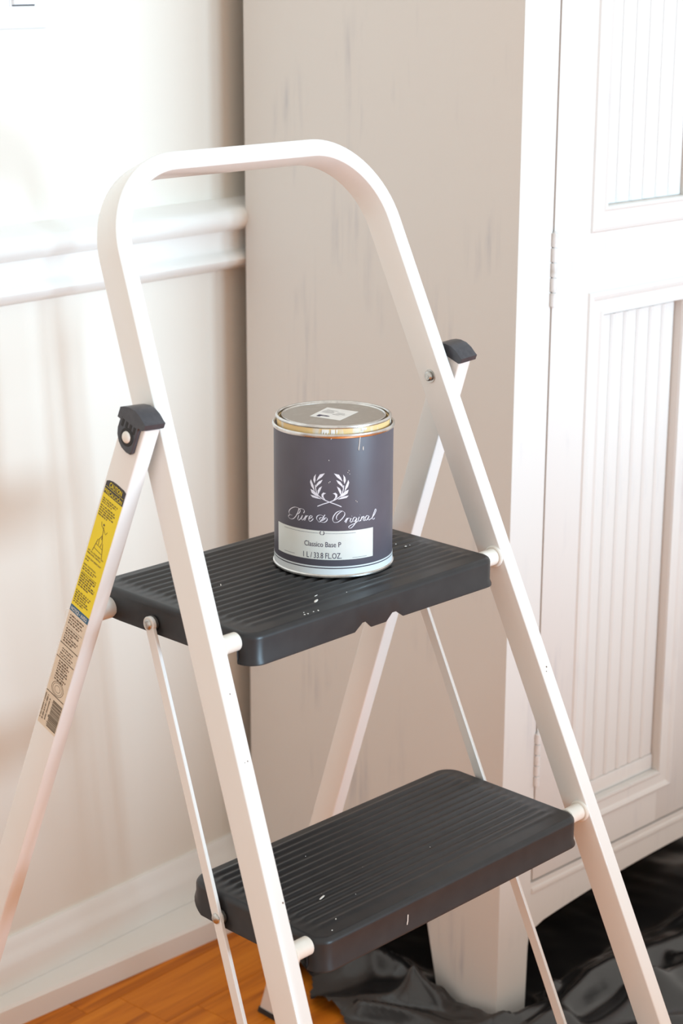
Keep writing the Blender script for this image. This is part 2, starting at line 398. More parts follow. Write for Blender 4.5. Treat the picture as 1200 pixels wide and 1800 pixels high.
# hinges in the gap
for za, zb in ((.8455, .9256), (.2886, .3545)):
    h = empty('hinge'); h.parent = wd
    box('leaf', SX+.0002, SX+GAP-.0002, .0012, .015, za, zb, m_liddark, h, bev=0)  # leaf coloured dark so the slits beside the knuckles read as shade
    N = 5; dz = (zb-za)/N
    for i in range(N):
        tube('knuckle', (SX+.0016, -.0026, za+i*dz+.0006), (SX+.0016, -.0026, za+(i+1)*dz-.0006), .0034, m_hinge, h, 14, bev=.0004)
    tube('pin', (SX+.0016, -.0026, za-.001), (SX+.0016, -.0026, zb+.001), .0018, m_hinge, h, 10)

# ------------------------------------------------------------------ step ladder
LX, LY, LYAW = -.4385, -.4527, R(-3.022)
W0, W1, K = .23608, .07172, .42438
A, B = .01574, .02845
ZT, ZP, MS = 1.0488, .8328, .37497
A2, B2, G, OFF = .01645, .02782, .0045, .0018
CL = 1/math.sqrt(1+K*K)
hw = lambda z: W0-W1*z
lad = empty('step_ladder', (LX, LY, 0), LYAW)
prop(lad, 'white folding step ladder with ribbed black treads and a rounded top handle', 'step ladder')
UP = Vector((0, K*CL, CL)); BK = Vector((0, CL, -K*CL)); XA = Vector((1, 0, 0))
def plane_pt(x, l): return XA*x+UP*l
# centre line in the plane of the frame (x, l), l = z/CL
lt = ZT/CL-A/2
xl = lambda l: hw(l*CL)-A/2
P0 = Vector((-xl(.012), .012)); P1 = Vector((-xl(lt), lt)); P2 = Vector((xl(lt), lt)); P3 = Vector((xl(.012), .012))
RC = .078
def fillet(a, b, c, r, n=18):
    u = (a-b).normalized(); w = (c-b).normalized(); ang = math.acos(u.dot(w)); t = r/math.tan(ang/2)
    s = b+u*t; bis = (u+w).normalized(); cen = b+bis*(r/math.sin(ang/2))
    v0 = s-cen; a0 = math.atan2(v0.y, v0.x); v1 = b+w*t-cen; a1 = math.atan2(v1.y, v1.x); da = (a1-a0+math.pi) % (2*math.pi)-math.pi
    return [cen+Vector((math.cos(a0+da*i/n), math.sin(a0+da*i/n)))*r for i in range(n+1)]
path2 = [P0]+fillet(P0, P1, P2, RC)+fillet(P1, P2, P3, RC)+[P3]
path3 = []; sides = []
for i, q in enumerate(path2):
    d = (path2[min(i+1, len(path2)-1)]-path2[max(i-1, 0)]).normalized(); nrm = Vector((-d.y, d.x))
    path3.append(plane_pt(q.x, q.y)); sides.append(XA*nrm.x+UP*nrm.y)
sec = [(a, b+B/2) for a, b in rrect(A/2, B/2, .0016, 3)]
sweep('front_frame', path3, sides, BK, sec, m_enamel, lad)
for s in (-1, 1):   # rubber feet of the front legs
    q = plane_pt(s*xl(.0), .0)
    f_ = rrect(A/2+.002, B/2+.002, .003, 3)
    pts0 = plane_pt(s*xl(0), .034)
    v = []
    for (a, b) in f_: v.append(pts0+XA*a+BK*(b+B/2))
    for (a, b) in f_:
        w = XA*(a+s*xl(0))+BK*(b+B/2); w.z = 0; w.y = (B/2)/CL+b*1.1; v.append(w)
    nn = len(f_)
    pyd('rubber_foot', v, [(i, (i+1) % nn, nn+(i+1) % nn, nn+i) for i in range(nn)]+[tuple(range(nn)), tuple(range(nn, 2*nn))], m_rubber, lad, True, 40)

# rear legs: frame (s down the leg, t from front face to back, o outward)
CM = 1/math.sqrt(1+MS*MS); ZE = .8436
def leg_frame(sx):
    D = Vector((sx*W1*CM, MS*CM, -CM)); D.normalize()
    T = Vector((0, CM, MS*CM)); T = (T-D*T.dot(D)).normalized()
    N = Vector((sx, 0, 0)); N = (N-D*N.dot(D)-T*N.dot(T)).normalized()
    O = Vector((sx*(hw(ZE)+G), K*ZP+OFF+MS*(ZP-ZE), ZE))
    return lambda s, t, o=0.: O+D*s+T*t+N*o
LEGL = ZE/CM
for sx in (-1, 1):
    F = leg_frame(sx)
    sec2 = [(a+A2/2, b+B2/2) for a, b in rrect(A2/2, B2/2, .0016, 3)]
    v = []
    for s in (0, LEGL-.014): v += [F(s, b, a) for a, b in sec2]
    nn = len(sec2)
    # lower end follows the floor
    for i, (a, b) in enumerate(sec2):
        p = v[nn+i]; k = (p.z-.004)/CM; v[nn+i] = F(LEGL-.014+k, b, a)
    pyd('rear_leg', v, [(i, (i+1) % nn, nn+(i+1) % nn, nn+i) for i in range(nn)]+[tuple(range(nn)), tuple(range(nn, 2*nn))], m_enamel, lad, True, 20)
    f_ = [(a+A2/2, b+B2/2) for a, b in rrect(A2/2+.0016, B2/2+.0016, .003, 3)]
    v = []
    for zz in (.007, .0):
        for (a, b) in f_:
            p = F(LEGL-.03, b, a); v.append(F(LEGL-.03+(p.z-zz)/CM, b, a))
    nn = len(f_)
    pyd('rubber_foot', v, [(i, (i+1) % nn, nn+(i+1) % nn, nn+i) for i in range(nn)]+[tuple(range(nn)), tuple(range(nn, 2*nn))], m_rubber, lad, True, 40)
    # plastic cap with hood, side plate and rivet
    hood = [(-.002, -.0022), (-.0068, -.0024), (-.0075, .0), (-.0105, .0065), (-.0118, .0135), (-.0108, .0205), (-.0085, .0262), (-.006, B2+.0022), (.003, B2+.0022), (.003, B2-.003), (-.0005, B2-.003), (-.0005, .0)]
    nn = len(hood); v = []
    for o in (-.001, .0006, A2+.0024, A2+.0038):
        ins = .0010 if o in (-.001, A2+.0038) else 0
        c0 = (-.005, .0135)
        for s, t in hood: v.append(F(s+(c0[0]-s)*ins*18, t+(c0[1]-t)*ins*12, o))
    f = []
    for k in range(3):
        for i in range(nn): f.append((k*nn+i, k*nn+(i+1) % nn, (k+1)*nn+(i+1) % nn, (k+1)*nn+i))
    f += [tuple(range(nn)), tuple(range(3*nn, 4*nn))]
    cap = pyd('end_cap', v, f, m_plast, lad, True, 35)
    pl = [(-.002, .0042), (.0225, .0042), (.0248, .006), (.0256, .0105), (.0245, .0165), (.0215, .0215), (.0165, .0255), (.011, .0272), (-.002, .0272)]
    nn = len(pl); v = []
    for o, ins in ((A2+.0001, 0), (A2+.0026, 0), (A2+.0036, .06)):
        for s, t in pl: v.append(F(s+(.011-s)*ins, t+(.0155-t)*ins, o))
    f = []
    for k in range(2):
        for i in range(nn): f.append((k*nn+i, k*nn+(i+1) % nn, (k+1)*nn+(i+1) % nn, (k+1)*nn+i))
    f += [tuple(range(nn)), tuple(range(2*nn, 3*nn))]
    pyd('side_plate', v, f, m_plast, cap, True, 30)
    for q in range(4):   # slots above the rivet: dark boxes in place of shaded recesses
        t0 = .0068+q*.0048
        e = [F(.0012+.0008*q*0, t0, A2+.0038), F(.0062+(.001 if q in (0, 3) else 0), t0, A2+.0038), F(.0062+(.001 if q in (0, 3) else 0), t0+.0026, A2+.0038), F(.0012, t0+.0026, A2+.0038)]
        e2 = [p_-(F(0, 0, .0006)-F(0, 0, 0)) for p_ in e]
        pyd('slot_shade', e+e2, [(0, 1, 2, 3), (4, 5, 6, 7), (0, 1, 5, 4), (1, 2, 6, 5), (2, 3, 7, 6), (3, 0, 4, 7)], m_rubber, cap)
    tube('washer', F(.0128, .0138, A2+.003), F(.0128, .0138, A2+.0042), .0076, m_rubber, cap, 24, bev=.0004)
    tube('rivet', F(.0128, .0138, A2+.0036), F(.0128, .0138, A2+.0062), .0050, m_nylon, cap, 24, dome=.0022)
    # bolt on the inner face of the front leg
    c0 = Vector((sx*(hw(ZP)-A), K*ZP+(B/2)/CL, ZP)); inn = Vector((-sx, 0, 0))
    bo = tube('pivot_washer', c0, c0+inn*.0012, .0062, m_zinc, lad, 24)
    tube('pivot_bolt', c0+inn*.001, c0+inn*.0046, .0044, m_zinc, bo, 24, bev=.0012)
    tube('bolt_socket', c0+inn*.0045, c0+inn*.0049, .0019, m_zinc, bo, 6)
    # spacer between the two legs at the pivot
    tube('pivot_spacer', Vector((sx*(hw(ZP)-.001), c0.y, ZP)), Vector((sx*(hw(ZP)+G+.001), c0.y, ZP)), .007, m_plast, lad, 20)

# treads
def tread(z, sw, yf, yb, h, nrib, notches=()):
    rcn = .020; rf = .0050
    def outline(ins):
        x0, x1, y0, y1 = -sw+ins, sw-ins, yf+ins, yb-ins; r = max(rcn-ins, .004); rfr = max(.014-ins, .004); pts = []
        marks = sorted([m_ for t_ in notches for m_ in t_[:4]])
        def arc(cx, cy, a0, r):
            for i in range(9):
                t = R(a0+90*i/8); pts.append((cx+r*math.cos(t), cy+r*math.sin(t)))
        arc(x0+rfr, y0+rfr, 180, rfr)
        for m_ in marks: pts.append((m_, y0))
        arc(x1-rfr, y0+rfr, 270, rfr)
        for yy in (yf+.0150, yf+.0160, yf+.047, yf+.0483, yb-.04): pts.append((x1, yy))
        arc(x1-r, y1-r, 0, r); arc(x0+r, y1-r, 90, r)
        for yy in (yb-.04, yf+.0483, yf+.047, yf+.0160, yf+.0150): pts.append((x0, yy))
        return pts
    def bottom(x, y):
        zb = z-h
        if y < yf+.004:
            for (a, b, c, d, dep) in notches:
                if a < x < d or abs(x-a) < 1e-9 or abs(x-d) < 1e-9:
                    k = 0 if x <= a or x >= d else 1
                    if k: zb = z-h+dep
        if abs(x) > sw-.004 and yf+.0155 < y < yf+.0475: zb = z-.0095
        if y > yb-.021: zb = z-h+.012*min(1, (y-yb+.021)/.018)
        return zb
    rings = []
    rings.append([(x, y, z-.0002) for x, y in outline(rf+.001)])
    for i in range(5):
        t = i/4*math.pi/2
        rings.append([(x, y, z-rf*(1-math.cos(t))) for x, y in outline(rf*(1-math.sin(t)))])
    full = outline(0); bz = [bottom(x, y) for x, y in full]
    rings.append([(x, y, min(b+.005, z-rf-.0005)) for (x, y), b in zip(full, bz)])
    lip = [q if abs(w[0]) > sw-.016 else w for q, w in zip(outline(-.0016), full)]
    rings.append([(x, y, b+.0015 if b < z-h+.001 else b) for (x, y), b in zip(lip, bz)])
    rings.append([(x, y, b) for (x, y), b in zip(lip, bz)])
    inn = outline(.0014)
    rings.append([(x, y, b) for (x, y), b in zip(inn, bz)])
    rings.append([(x, y, z-rf-.0004) for x, y in inn])
    nn = len(full); v = [p for r_ in rings for p in r_]; f = []
    for k in range(len(rings)-1):
        for i in range(nn): f.append((k*nn+i, k*nn+(i+1) % nn, (k+1)*nn+(i+1) % nn, (k+1)*nn+i))
    # underside of the sheet
    f.append(tuple((len(rings)-1)*nn+i for i in range(nn)))
    # ribbed top surface
    ya, yb_ = yf+rf, yb-rf; r = rcn-rf; rfr = .014-rf
    y0r, y1r = yf+.016, yb-.010; pitch = (y1r-y0r)/nrib
    ys = [ya+ (y0r-ya)*i/4 for i in range(4)]+[y0r+pitch*j/8 for j in range(nrib*8+1)]+[y1r+(yb_-y1r)*i/3 for i in range(1, 4)]
    off = len(v); cols = None
    for yy in ys:
        e = 0.
        if yy < ya+rfr: e = rfr-math.sqrt(max(rfr*rfr-(ya+rfr-yy)**2, 0))
        if yy > yb_-r: e = r-math.sqrt(max(r*r-(yy-yb_+r)**2, 0))
        xm = sw-rf-e
        fr = min(1, max(0, (yy-y0r)/.030)); ribamp = .0008+.0008*fr
        ph = (yy-y0r)/pitch
        prof = (.5-.5*math.cos(2*math.pi*ph))**1.0 if y0r <= yy <= y1r else 0
        xs = []
        for u in (-1, -.5, -.25, 0, .25, .5, 1):
            pass
        row = [(-xm, 0), (-min(xm, sw-.0155), 0), (-min(xm, sw-.021), 1), (0, 1), (min(xm, sw-.021), 1), (min(xm, sw-.0155), 0), (xm, 0)]
        for (xx, am) in row: v.append((xx, yy, z+am*prof*ribamp))
        cols = len(row)
    for j in range(len(ys)-1):
        for i in range(cols-1): f.append((off+j*cols+i, off+j*cols+i+1, off+(j+1)*cols+i+1, off+(j+1)*cols+i))
    bm = bmesh.new(); vv = [bm.verts.new(p) for p in v]
    for q in f:
        try: bm.faces.new([vv[i] for i in q])
        except ValueError: pass
    bmesh.ops.remove_doubles(bm, verts=bm.verts, dist=1e-5)
    return from_bm('tread', bm, m_black, lad, True, 32)
Z1, SW1, YF1, YB1, H1 = .6803, .1530, .2774, .4810, .0267
Z2, SW2, YF2, YB2, H2 = .4491, .1683, .1823, .3454, .0284
Z3, SW3, YF3, YB3, H3 = .206, .1840, .080, .196, .0284
tread(Z1, SW1, YF1, YB1, H1, 18, ((-.033, -.0235, -.0195, -.0126, .0065), (.0059, .0135, .0185, .0276, .0065)))
tread(Z2, SW2, YF2, YB2, H2, 15)
tread(Z3, SW3, YF3, YB3, H3, 10)
for (z, sw, dz) in ((Z1, SW1, -.0085), (Z2, SW2, -.0075), (Z3, SW3, -.0075)):
    zz = z+dz; yy = K*zz+.010/CL
    for s in (-1, 1):
        sp = tube('spacer', (s*(sw-.0008), yy, zz), (s*(hw(zz)-A+.0008), yy, zz), .0078, m_nylon, lad, 28, bev=.0008)
        tube('collar', (s*(hw(zz)-A-.003), yy, zz), (s*(hw(zz)-A+.0008), yy, zz), .0102, m_nylon, sp, 28, bev=.001)
    tube('axle', (-(sw-.001), yy, zz-.002), (sw-.001, yy, zz-.002), .0045, m_zinc, lad, 12)
# rear pivot stubs between the top tread and the rear legs
for s in (-1, 1):
    zz = .662; yy = K*ZP+OFF+MS*(ZP-zz)+.038
    tube('rear_stub', (s*(SW1-.0008), yy, zz), (s*(hw(zz)+G+.002), yy, zz), .0095, m_enamel, lad, 28, bev=.0006)
# link bars that fold the treads together
yl = lambda z: .3970-.418*(.6627-z)
for s in (-1, 1):
    bw, bt = .0100, .0036
    zt_, zl_ = .6627, .170
    xb = lambda z: s*(SW1+.0042+(SW2-SW1)*(Z1-z)/(Z1-Z2))
    d = Vector((0, .418, 1)).normalized(); bkv = Vector((0, 1, -.418)).normalized()
    v = []; prof = rrect(bt/2, bw/2, .0006, 2)
    for z in (zt_-.004, zl_):
        for (a, b) in prof: v.append(Vector((xb(z), yl(z), z))+XA*a+bkv*b)
    nn = len(prof)
    lk = pyd('link_bar', v, [(i, (i+1) % nn, nn+(i+1) % nn, nn+i) for i in range(nn)]+[tuple(range(nn)), tuple(range(nn, 2*nn))], m_enamel, lad, True, 20)
    tube('bar_eye', Vector((xb(zt_)-bt/2, yl(zt_), zt_)), Vector((xb(zt_)+bt/2, yl(zt_), zt_)), .0068, m_enamel, lk, 24, bev=.0004)
    for z, r_ in ((zt_, .0046), (.4299, .0046), (.200, .0046)):
        c0 = Vector((xb(z), yl(z), z)); o = Vector((s, 0, 0))
        tube('rivet', c0+o*(bt/2-.0002), c0+o*(bt/2+.0024), r_, m_zinc, lk, 20, dome=.0019)
        tube('washer', c0-o*(bt/2+.0022), c0-o*(bt/2-.0004), .0066, m_zinc, lk, 20)

# warning label on the outer face of the near rear leg
FL_ = leg_frame(-1); SO = A2+.00012
def patch(name, s0, s1, t0, t1, o, m, parent, round_top=False):
    if round_top:
        pts = [(s1, t0), (s1, t1), (s0+.003, t1), (s0+.0012, t1-.003), (s0, t1-.007), (s0-.0005, t1-.012), (s0-.0002, t0+.003), (s0+.001, t0)]
    else: pts = [(s0, t0), (s1, t0), (s1, t1), (s0, t1)]
    v = [FL_(s, t, o) for s, t in pts]+[FL_(s, t, o-.0001) for s, t in pts]; n = len(pts)
    return pyd(name, v, [tuple(range(n)), tuple(range(n, 2*n))]+[(i, (i+1) % n, n+(i+1) % n, n+i) for i in range(n)], m, parent)
def leg_text(txt, s_base, t_left, width, height, m, parent, name='lettering', rot=False):
    v, f = fit_text(txt, width, height, bold=.012)
    if rot: vv = [FL_(s_base+x, t_left+y-0, SO+.00022) for x, y in v]      # runs down the leg
    else: vv = [FL_(s_base-y, t_left-x, SO+.00022) for x, y in v]
    return pyd(name, vv, f, m, parent)
T0, T1 = .0004, .0252
lab = patch('warning_label', .071, .1815, T0, T1, SO, m_yel, lad); prop(lab, 'yellow caution label with fine black print')
hd = patch('caution_header', .0575, .0712, T0, T1, SO, m_stk_black, lad, True)
patch('divider', .0646, .0649, T0+.001, T1-.001, SO+.0002, m_yel, hd)
leg_text('CAUTION', .0637, .0205, .0160, .0046, m_yel, hd)
leg_text('PRECAUCIÓN', .0703, .0243, .0225, .0046, m_yel, hd)
nb = patch('notice_band', .1815, .1878, T0, T1, SO, m_stk_blue, lad)
leg_text('NOTICE • AVISO', .1866, .0236, .0212, .0036, m_paper, nb)
pb = patch('data_label', .1878, .3055, T0, T1, SO, m_stk_beige, lad); prop(pb, 'cream data label with bar code')
rn = random.Random(3)
def micro(parent, m, lines, s0, pitch, h, tl, tr, name='fine_print', ragged=.5):
    """rows of word-length dashes for print too small to read"""
    v = []; f = []
    for r_ in range(lines):
        t = tl; end = tr+rn.random()*ragged*(tl-tr)*(1 if r_ % 3 == 2 or r_ == lines-1 else .25)
        while t > end:
            w = rn.uniform(.0012, .0036); t2 = max(t-w, end)
            k = len(v); s = s0+r_*pitch
            # letters: short upright ticks
            tt = t
            while tt > t2+.0002:
                k = len(v); hh = h*rn.uniform(.7, 1)
                for (a, b) in ((s, tt), (s-hh, tt), (s-hh, tt-.00042), (s, tt-.00042)): v.append(FL_(a, b, SO+.0002))
                f.append((k, k+1, k+2, k+3)); tt -= .00062
            t = t2-.0008
    o = pyd(name, v, f, m, parent); o['kind'] = 'stuff'; return o
micro(lab, m_stk_ink, 3, .0760, .0020, .0013, .0235, .0040)
micro(lab, m_stk_ink, 5, .0830, .0022, .0015, .0240, .0032)
micro(lab, m_stk_ink, 1, .1362, .0022, .0014, .0238, .0170)
leg_text('SET ALL FOUR FEET ON', .1268, .0238, .0200, .0015, m_stk_ink, lab)
leg_text('FIRM LEVEL SURFACE', .1293, .0238, .0175, .0015, m_stk_ink, lab)
leg_text('WEAR SLIP RESISTANT', .1335, .0238, .0200, .0015, m_stk_ink, lab)
leg_text('READ ADDITIONAL', .1410, .0238, .0160, .0015, m_stk_ink, lab)
micro(lab, m_stk_ink, 2, .1436, .0022, .0014, .0238, .0060)
patch('rule', .1478, .1481, .004, .0235, SO+.0002, m_stk_ink, lab)
micro(lab, m_stk_ink, 6, .1504, .0023, .0016, .0238, .0030)
micro(lab, m_stk_ink, 6, .1672, .0022, .0015, .0238, .0040)
# climbing figure drawn on the label
def stroke_leg(pts, w, name, m, parent):
    v = []; f = []
    P = [Vector((a, b, 0)) for a, b in pts]
    for i, q in enumerate(P):
        d = (P[min(i+1, len(P)-1)]-P[max(i-1, 0)]).normalized(); n_ = Vector((-d.y, d.x, 0))*w/2
        for e in (q+n_, q-n_): v.append(FL_(e.x, e.y, SO+.0002))
    for i in range(len(P)-1): f.append((2*i, 2*i+1, 2*i+3, 2*i+2))
    return pyd(name, v, f, m, parent)
fig = [[(.0985, .0135), (.102, .0130), (.106, .0125), (.110, .0120)], [(.1005, .0130), (.0985, .0165), (.0955, .0175)], [(.1005, .0130), (.1035, .0095), (.1005, .0080)],
       [(.106, .0125), (.111, .0148), (.116, .0140)], [(.106, .0125), (.112, .0105), (.1165, .0115)], [(.1115, .0160), (.1245, .0190)], [(.1125, .0095), (.1255, .0062)], [(.1165, .0170), (.1175, .0085)], [(.121, .0180), (.122, .0075)]]
for g_ in fig: stroke_leg(g_, .00045, 'figure_line', m_stk_ink, lab)
hv = [FL_(.0968+.0010*math.cos(t/10*2*math.pi), .0140+.0010*math.sin(t/10*2*math.pi), SO+.0002) for t in range(10)]
pyd('figure_head', hv, [tuple(range(10))], m_stk_ink, lab)
micro(pb, m_stk_ink, 4, .1920, .0026, .0016, .0225, .0030); patch('rule', .2022, .2024, .002, .0235, SO+.0002, m_stk_ink, pb)
micro(pb, m_stk_ink, 6, .2055, .0025, .0016, .0225, .0040)
for s in (.2200, .2340, .2705): patch('rule', s, s+.0007, .0010, .0248, SO+.0002, m_stk_ink, pb)
micro(pb, m_stk_ink, 2, .2250, .0023, .0013, .0205, .0050); micro(pb, m_stk_ink, 2, .2302, .0023, .0013, .0215, .0040)
micro(pb, m_stk_ink, 8, .2380, .0026, .0018, .0200, .0050)
for rr, w in ((.0068, .0004), (.0054, .0003), (.0032, .0003)):
    stroke_leg([(.2630+rr*math.cos(t/24*2*math.pi), .0125+rr*1.15*math.sin(t/24*2*math.pi)) for t in range(25)], w, 'seal_ring', m_stk_ink, pb)
v = []; f = []; s = .2752; rb = random.Random(11)
while s < .3025:
    w = rb.choice((.0003, .0003, .0006, .0009)); k = len(v)
    tt = .0135 if rb.random() > .2 else .0148
    v += [FL_(s, .0009, SO+.0002), FL_(s+w, .0009, SO+.0002), FL_(s+w, tt, SO+.0002), FL_(s, tt, SO+.0002)]; f.append((k, k+1, k+2, k+3)); s += w+rb.choice((.0003, .0004, .0006))
bc = pyd('bar_code', v, f, m_stk_ink, pb); bc['kind'] = 'stuff'
v = []; f = []
for (tl, h, s0, s1) in ((.0168, .0015, .2765, .3000), (.0200, .0020, .2745, .3000), (.0232, .0014, .2740, .3000)):
    s = s0
    while s < s1:
        k = len(v); w = rb.uniform(.0004, .0007)
        v += [FL_(s, tl, SO+.0002), FL_(s+w, tl, SO+.0002), FL_(s+w, tl+h*rb.uniform(.7, 1), SO+.0002), FL_(s, tl+h, SO+.0002)]; f.append((k, k+1, k+2, k+3)); s += w+(.0004 if rb.random() > .15 else .0012)
fp = pyd('fine_print', v, f, m_stk_ink, pb); fp['kind'] = 'stuff'

# dried paint marks on the treads
def blob(name, pts, z, parent, m, th=.0004):
    n = len(pts); c = (sum(p[0] for p in pts)/n, sum(p[1] for p in pts)/n)
    v = [(x, y, z) for x, y in pts]+[(c[0]+(x-c[0])*.7, c[1]+(y-c[1])*.7, z+th) for x, y in pts]
    return pyd(name, v, [(i, (i+1) % n, n+(i+1) % n, n+i) for i in range(n)]+[tuple(range(n, 2*n))], m, parent, True)
def spot(x, y, z, r, rx=1., ang=0., m=m_drip):
    pts = []
    for i in range(10):
        t = i/10*2*math.pi; rr = r*random.uniform(.75, 1.15); a, b = rr*rx*math.cos(t), rr*math.sin(t)
        pts.append((x+a*math.cos(ang)-b*math.sin(ang), y+a*math.sin(ang)+b*math.cos(ang)))
    blob('paint_spot', pts, z, lad, m)
for (x, y, r_, rx, an) in ((-.0549, .3023, .0014, 3.2, .5), (-.0710, .2835, .0006, 2.2, 1.2), (-.0863, .2840, .0008, 1., 0), (-.0829, .2836, .0007, 1., 0), (-.0760, .2840, .0005, 1.2, 0), (-.0833, .2880, .0005, 1., 0),
                           (.1126, .3657, .0008, 1.2, 0), (.1087, .3571, .0008, 1.3, 0), (.1141, .3545, .0010, 1.6, .4), (.1193, .354, .0006, 1, 0), (-.083, .3908, .0005, 8, .9), (-.02, .30, .0004, 1, 0), (-.045, .312, .0004, 6, .2)):
    spot(x, y, Z1+.0009, r_, rx, an)
for (x, y, r_, rx, an) in ((-.1140, .2360, .0011, 4.5, .35), (-.1100, .2395, .0006, 4, 1.2), (-.1322, .2017, .0005, 2.5, .7), (-.05, .25, .0005, 1, 0), (-.09, .22, .0004, 1, 0), (-.1478, .1905, .0006, 1.2, 0), (.02, .235, .0004, 1, 0), (-.07, .30, .0004, 1, 0)):
    spot(x, y, Z2+.0009, r_, rx, an)
for (x, zc, dz_) in ((-.0669, .4330, .0036), (-.0675, .4290, .0014)):
    pyd('paint_spot', [(x-.0005, YF2-.0006, zc-dz_), (x+.0006, YF2-.0006, zc-dz_), (x+.0009, YF2-.0006, zc+dz_), (x-.0002, YF2-.0006, zc+dz_), (x+.0001, YF2-.0001, zc-dz_), (x+.0003, YF2-.0001, zc+dz_)],
        [(0, 1, 2, 3), (0, 1, 4), (3, 2, 5)], m_drip, lad)

# chips in the enamel of the front legs
m_chip = mat('enamel_chip_rust', (.20, .13, .085), .7, noise=((.12, .08, .05), 400, (1, 1, 1), .4, .6, 2))
for (x, z, r_) in ((-.1815, .6408, .0007), (-.1831, .5901, .0006), (-.1862, .5898, .0004), (-.1883, .4841, .0009), (.1877, .5725, .0009), (.1859, .5689, .0006), (-.1870, .4700, .0005)):
    c0 = Vector((x, K*z, z)); nf = Vector((0, -CL, K*CL))
    tube('enamel_chip', c0-nf*.0004, c0+nf*.0001, r_, m_chip, lad, 7)
for (z, yo, r_) in ((.4701, .2055, .0008), (.4531, .2070, .0006), (.4465, .2091, .0009), (.2951, .1500, .0008)):
    x = hw(z)-A; tube('enamel_chip', (x+.0004, yo, z), (x-.0001, yo, z), r_, m_chip, lad, 7)

# ------------------------------------------------------------------ paint can
cyw = LYAW; XC, YC = .03452, .36995
cx = LX+math.cos(cyw)*XC-math.sin(cyw)*YC; cyy = LY+math.sin(cyw)*XC+math.cos(cyw)*YC
can = empty('paint_can', (cx, cyy, Z1+.0016))
prop(can, 'slate-violet paint tin with a lid standing on the top tread', 'paint can')
RB = .0530; TH0 = R(-138.4276)
lathe('body', [(.0520, .0005), (RB, .004), (RB, .1262), (RB-.0003, .1275), (.0505, .1275), (.0505, .1255), (.0524, .1245), (.0524, .006), (.0505, .003), (0, .003)], m_can, can, 128)
lathe('bottom_rim', [(.0515, .0), (.0536, .0004), (.0543, .0014), (.0542, .0026), (.0533, .0034), (RB-.0002, .0038), (.0515, .003)], m_tin, can, 128, closed=True)
lathe('top_rim', [(RB-.0002, .1258), (.0538, .1264), (.0543, .1278), (.0541, .1292), (.0532, .1298), (.0524, .1294), (.0518, .1282), (.0515, .1262), (.0515, .1235), (.0520, .1235)], m_tin, can, 128, closed=True)
lathe('mouth_ring', [(.0516, .1262), (.0500, .1255), (.0470, .1256), (.0470, .1246), (.0515, .1246)], m_liddark, can, 128, closed=True)
lathe('base_band', [(RB+.0002, .0036), (RB+.0002, .0089), (RB-.0002, .0089), (RB-.0002, .0036)], m_band, can, 128, closed=True)
lathe('thin_band', [(RB+.0002, .0100), (RB+.0002, .0112), (RB-.0002, .0112), (RB-.0002, .0100)], m_band, can, 128, closed=True)
lid = lathe('lid', [(.0497, .1245), (.0499, .1252), (.0503, .1338), (.0500, .1344), (.0480, .1335), (.0478, .1245)], m_gold, can, 128, closed=True)
lathe('lid_bead', [(.0500, .1338), (.0509, .1342), (.0514, .1352), (.0511, .1362), (.0502, .1367), (.0493, .1364), (.0488, .1354), (.0490, .1340)], m_tin, lid, 128, closed=True)
lathe('lid_groove', [(.0490, .1352), (.0484, .1310), (.0472, .1300), (.0462, .1306), (.0458, .1320), (.0450, .1300), (.0490, .1290)], m_liddark, lid, 128, closed=True)
lathe('lid_ridge', [(.0464, .1318), (.0466, .1352), (.0462, .1360), (.0455, .1361), (.0450, .1355), (.0447, .1349), (.0446, .1318)], m_tin, lid, 128, closed=True)
lathe('lid_top', [(0, .1349), (.0200, .1349), (.0440, .1349), (.0449, .1350), (.0449, .1330), (0, .1330)], m_lidgrey, lid, 96)
def cylp(s, h, o=.0):
    """arc length s (m) from the seam facing the lens, height h, offset o off the wall"""
    t = TH0+s/.0533; r_ = RB+o
    return (r_*math.cos(t), r_*math.sin(t), h)
def wrap(name, vf, s0, h0, o, m, parent):
    v, f = vf
    return pyd(name, [cylp(s0+x, h0+y, o) for x, y in v], f, m, parent, recalc=False)
def wrap_rect(name, s0, s1, h0, h1, o, m, parent, n=None):
    n = n or max(2, int((s1-s0)/.0012)); v = []; f = []
    for i in range(n+1):
        s = s0+(s1-s0)*i/n; v += [cylp(s, h0, o), cylp(s, h1, o)]
    for i in range(n): f.append((2*i, 2*i+2, 2*i+3, 2*i+1))
    return pyd(name, v, f, m, parent, recalc=False)
O1, O2 = .00022, .0004
pl = wrap_rect('front_label', -.0612, .0378, .0172, .0435, O1, m_label, can)
wrap('lettering', fit_text('Classico Base P', .0330, .0047), -.0262, .0289, O2, m_ink, pl)
wrap('lettering', fit_text('1 L / 33.8 FL.OZ.', .0346, .0052), -.0273, .0184, O2, m_ink, pl)
wrap_rect('rule', -.0500, -.0128, .0412, .04145, O2, m_ink, pl); wrap_rect('rule', -.0072, .0200, .0412, .04145, O2, m_ink, pl)
wrap_rect('rule', -.0500, -.0365, .0196, .01985, O2, m_ink, pl); wrap_rect('rule', .0170, .0310, .0186, .01885, O2, m_ink, pl)
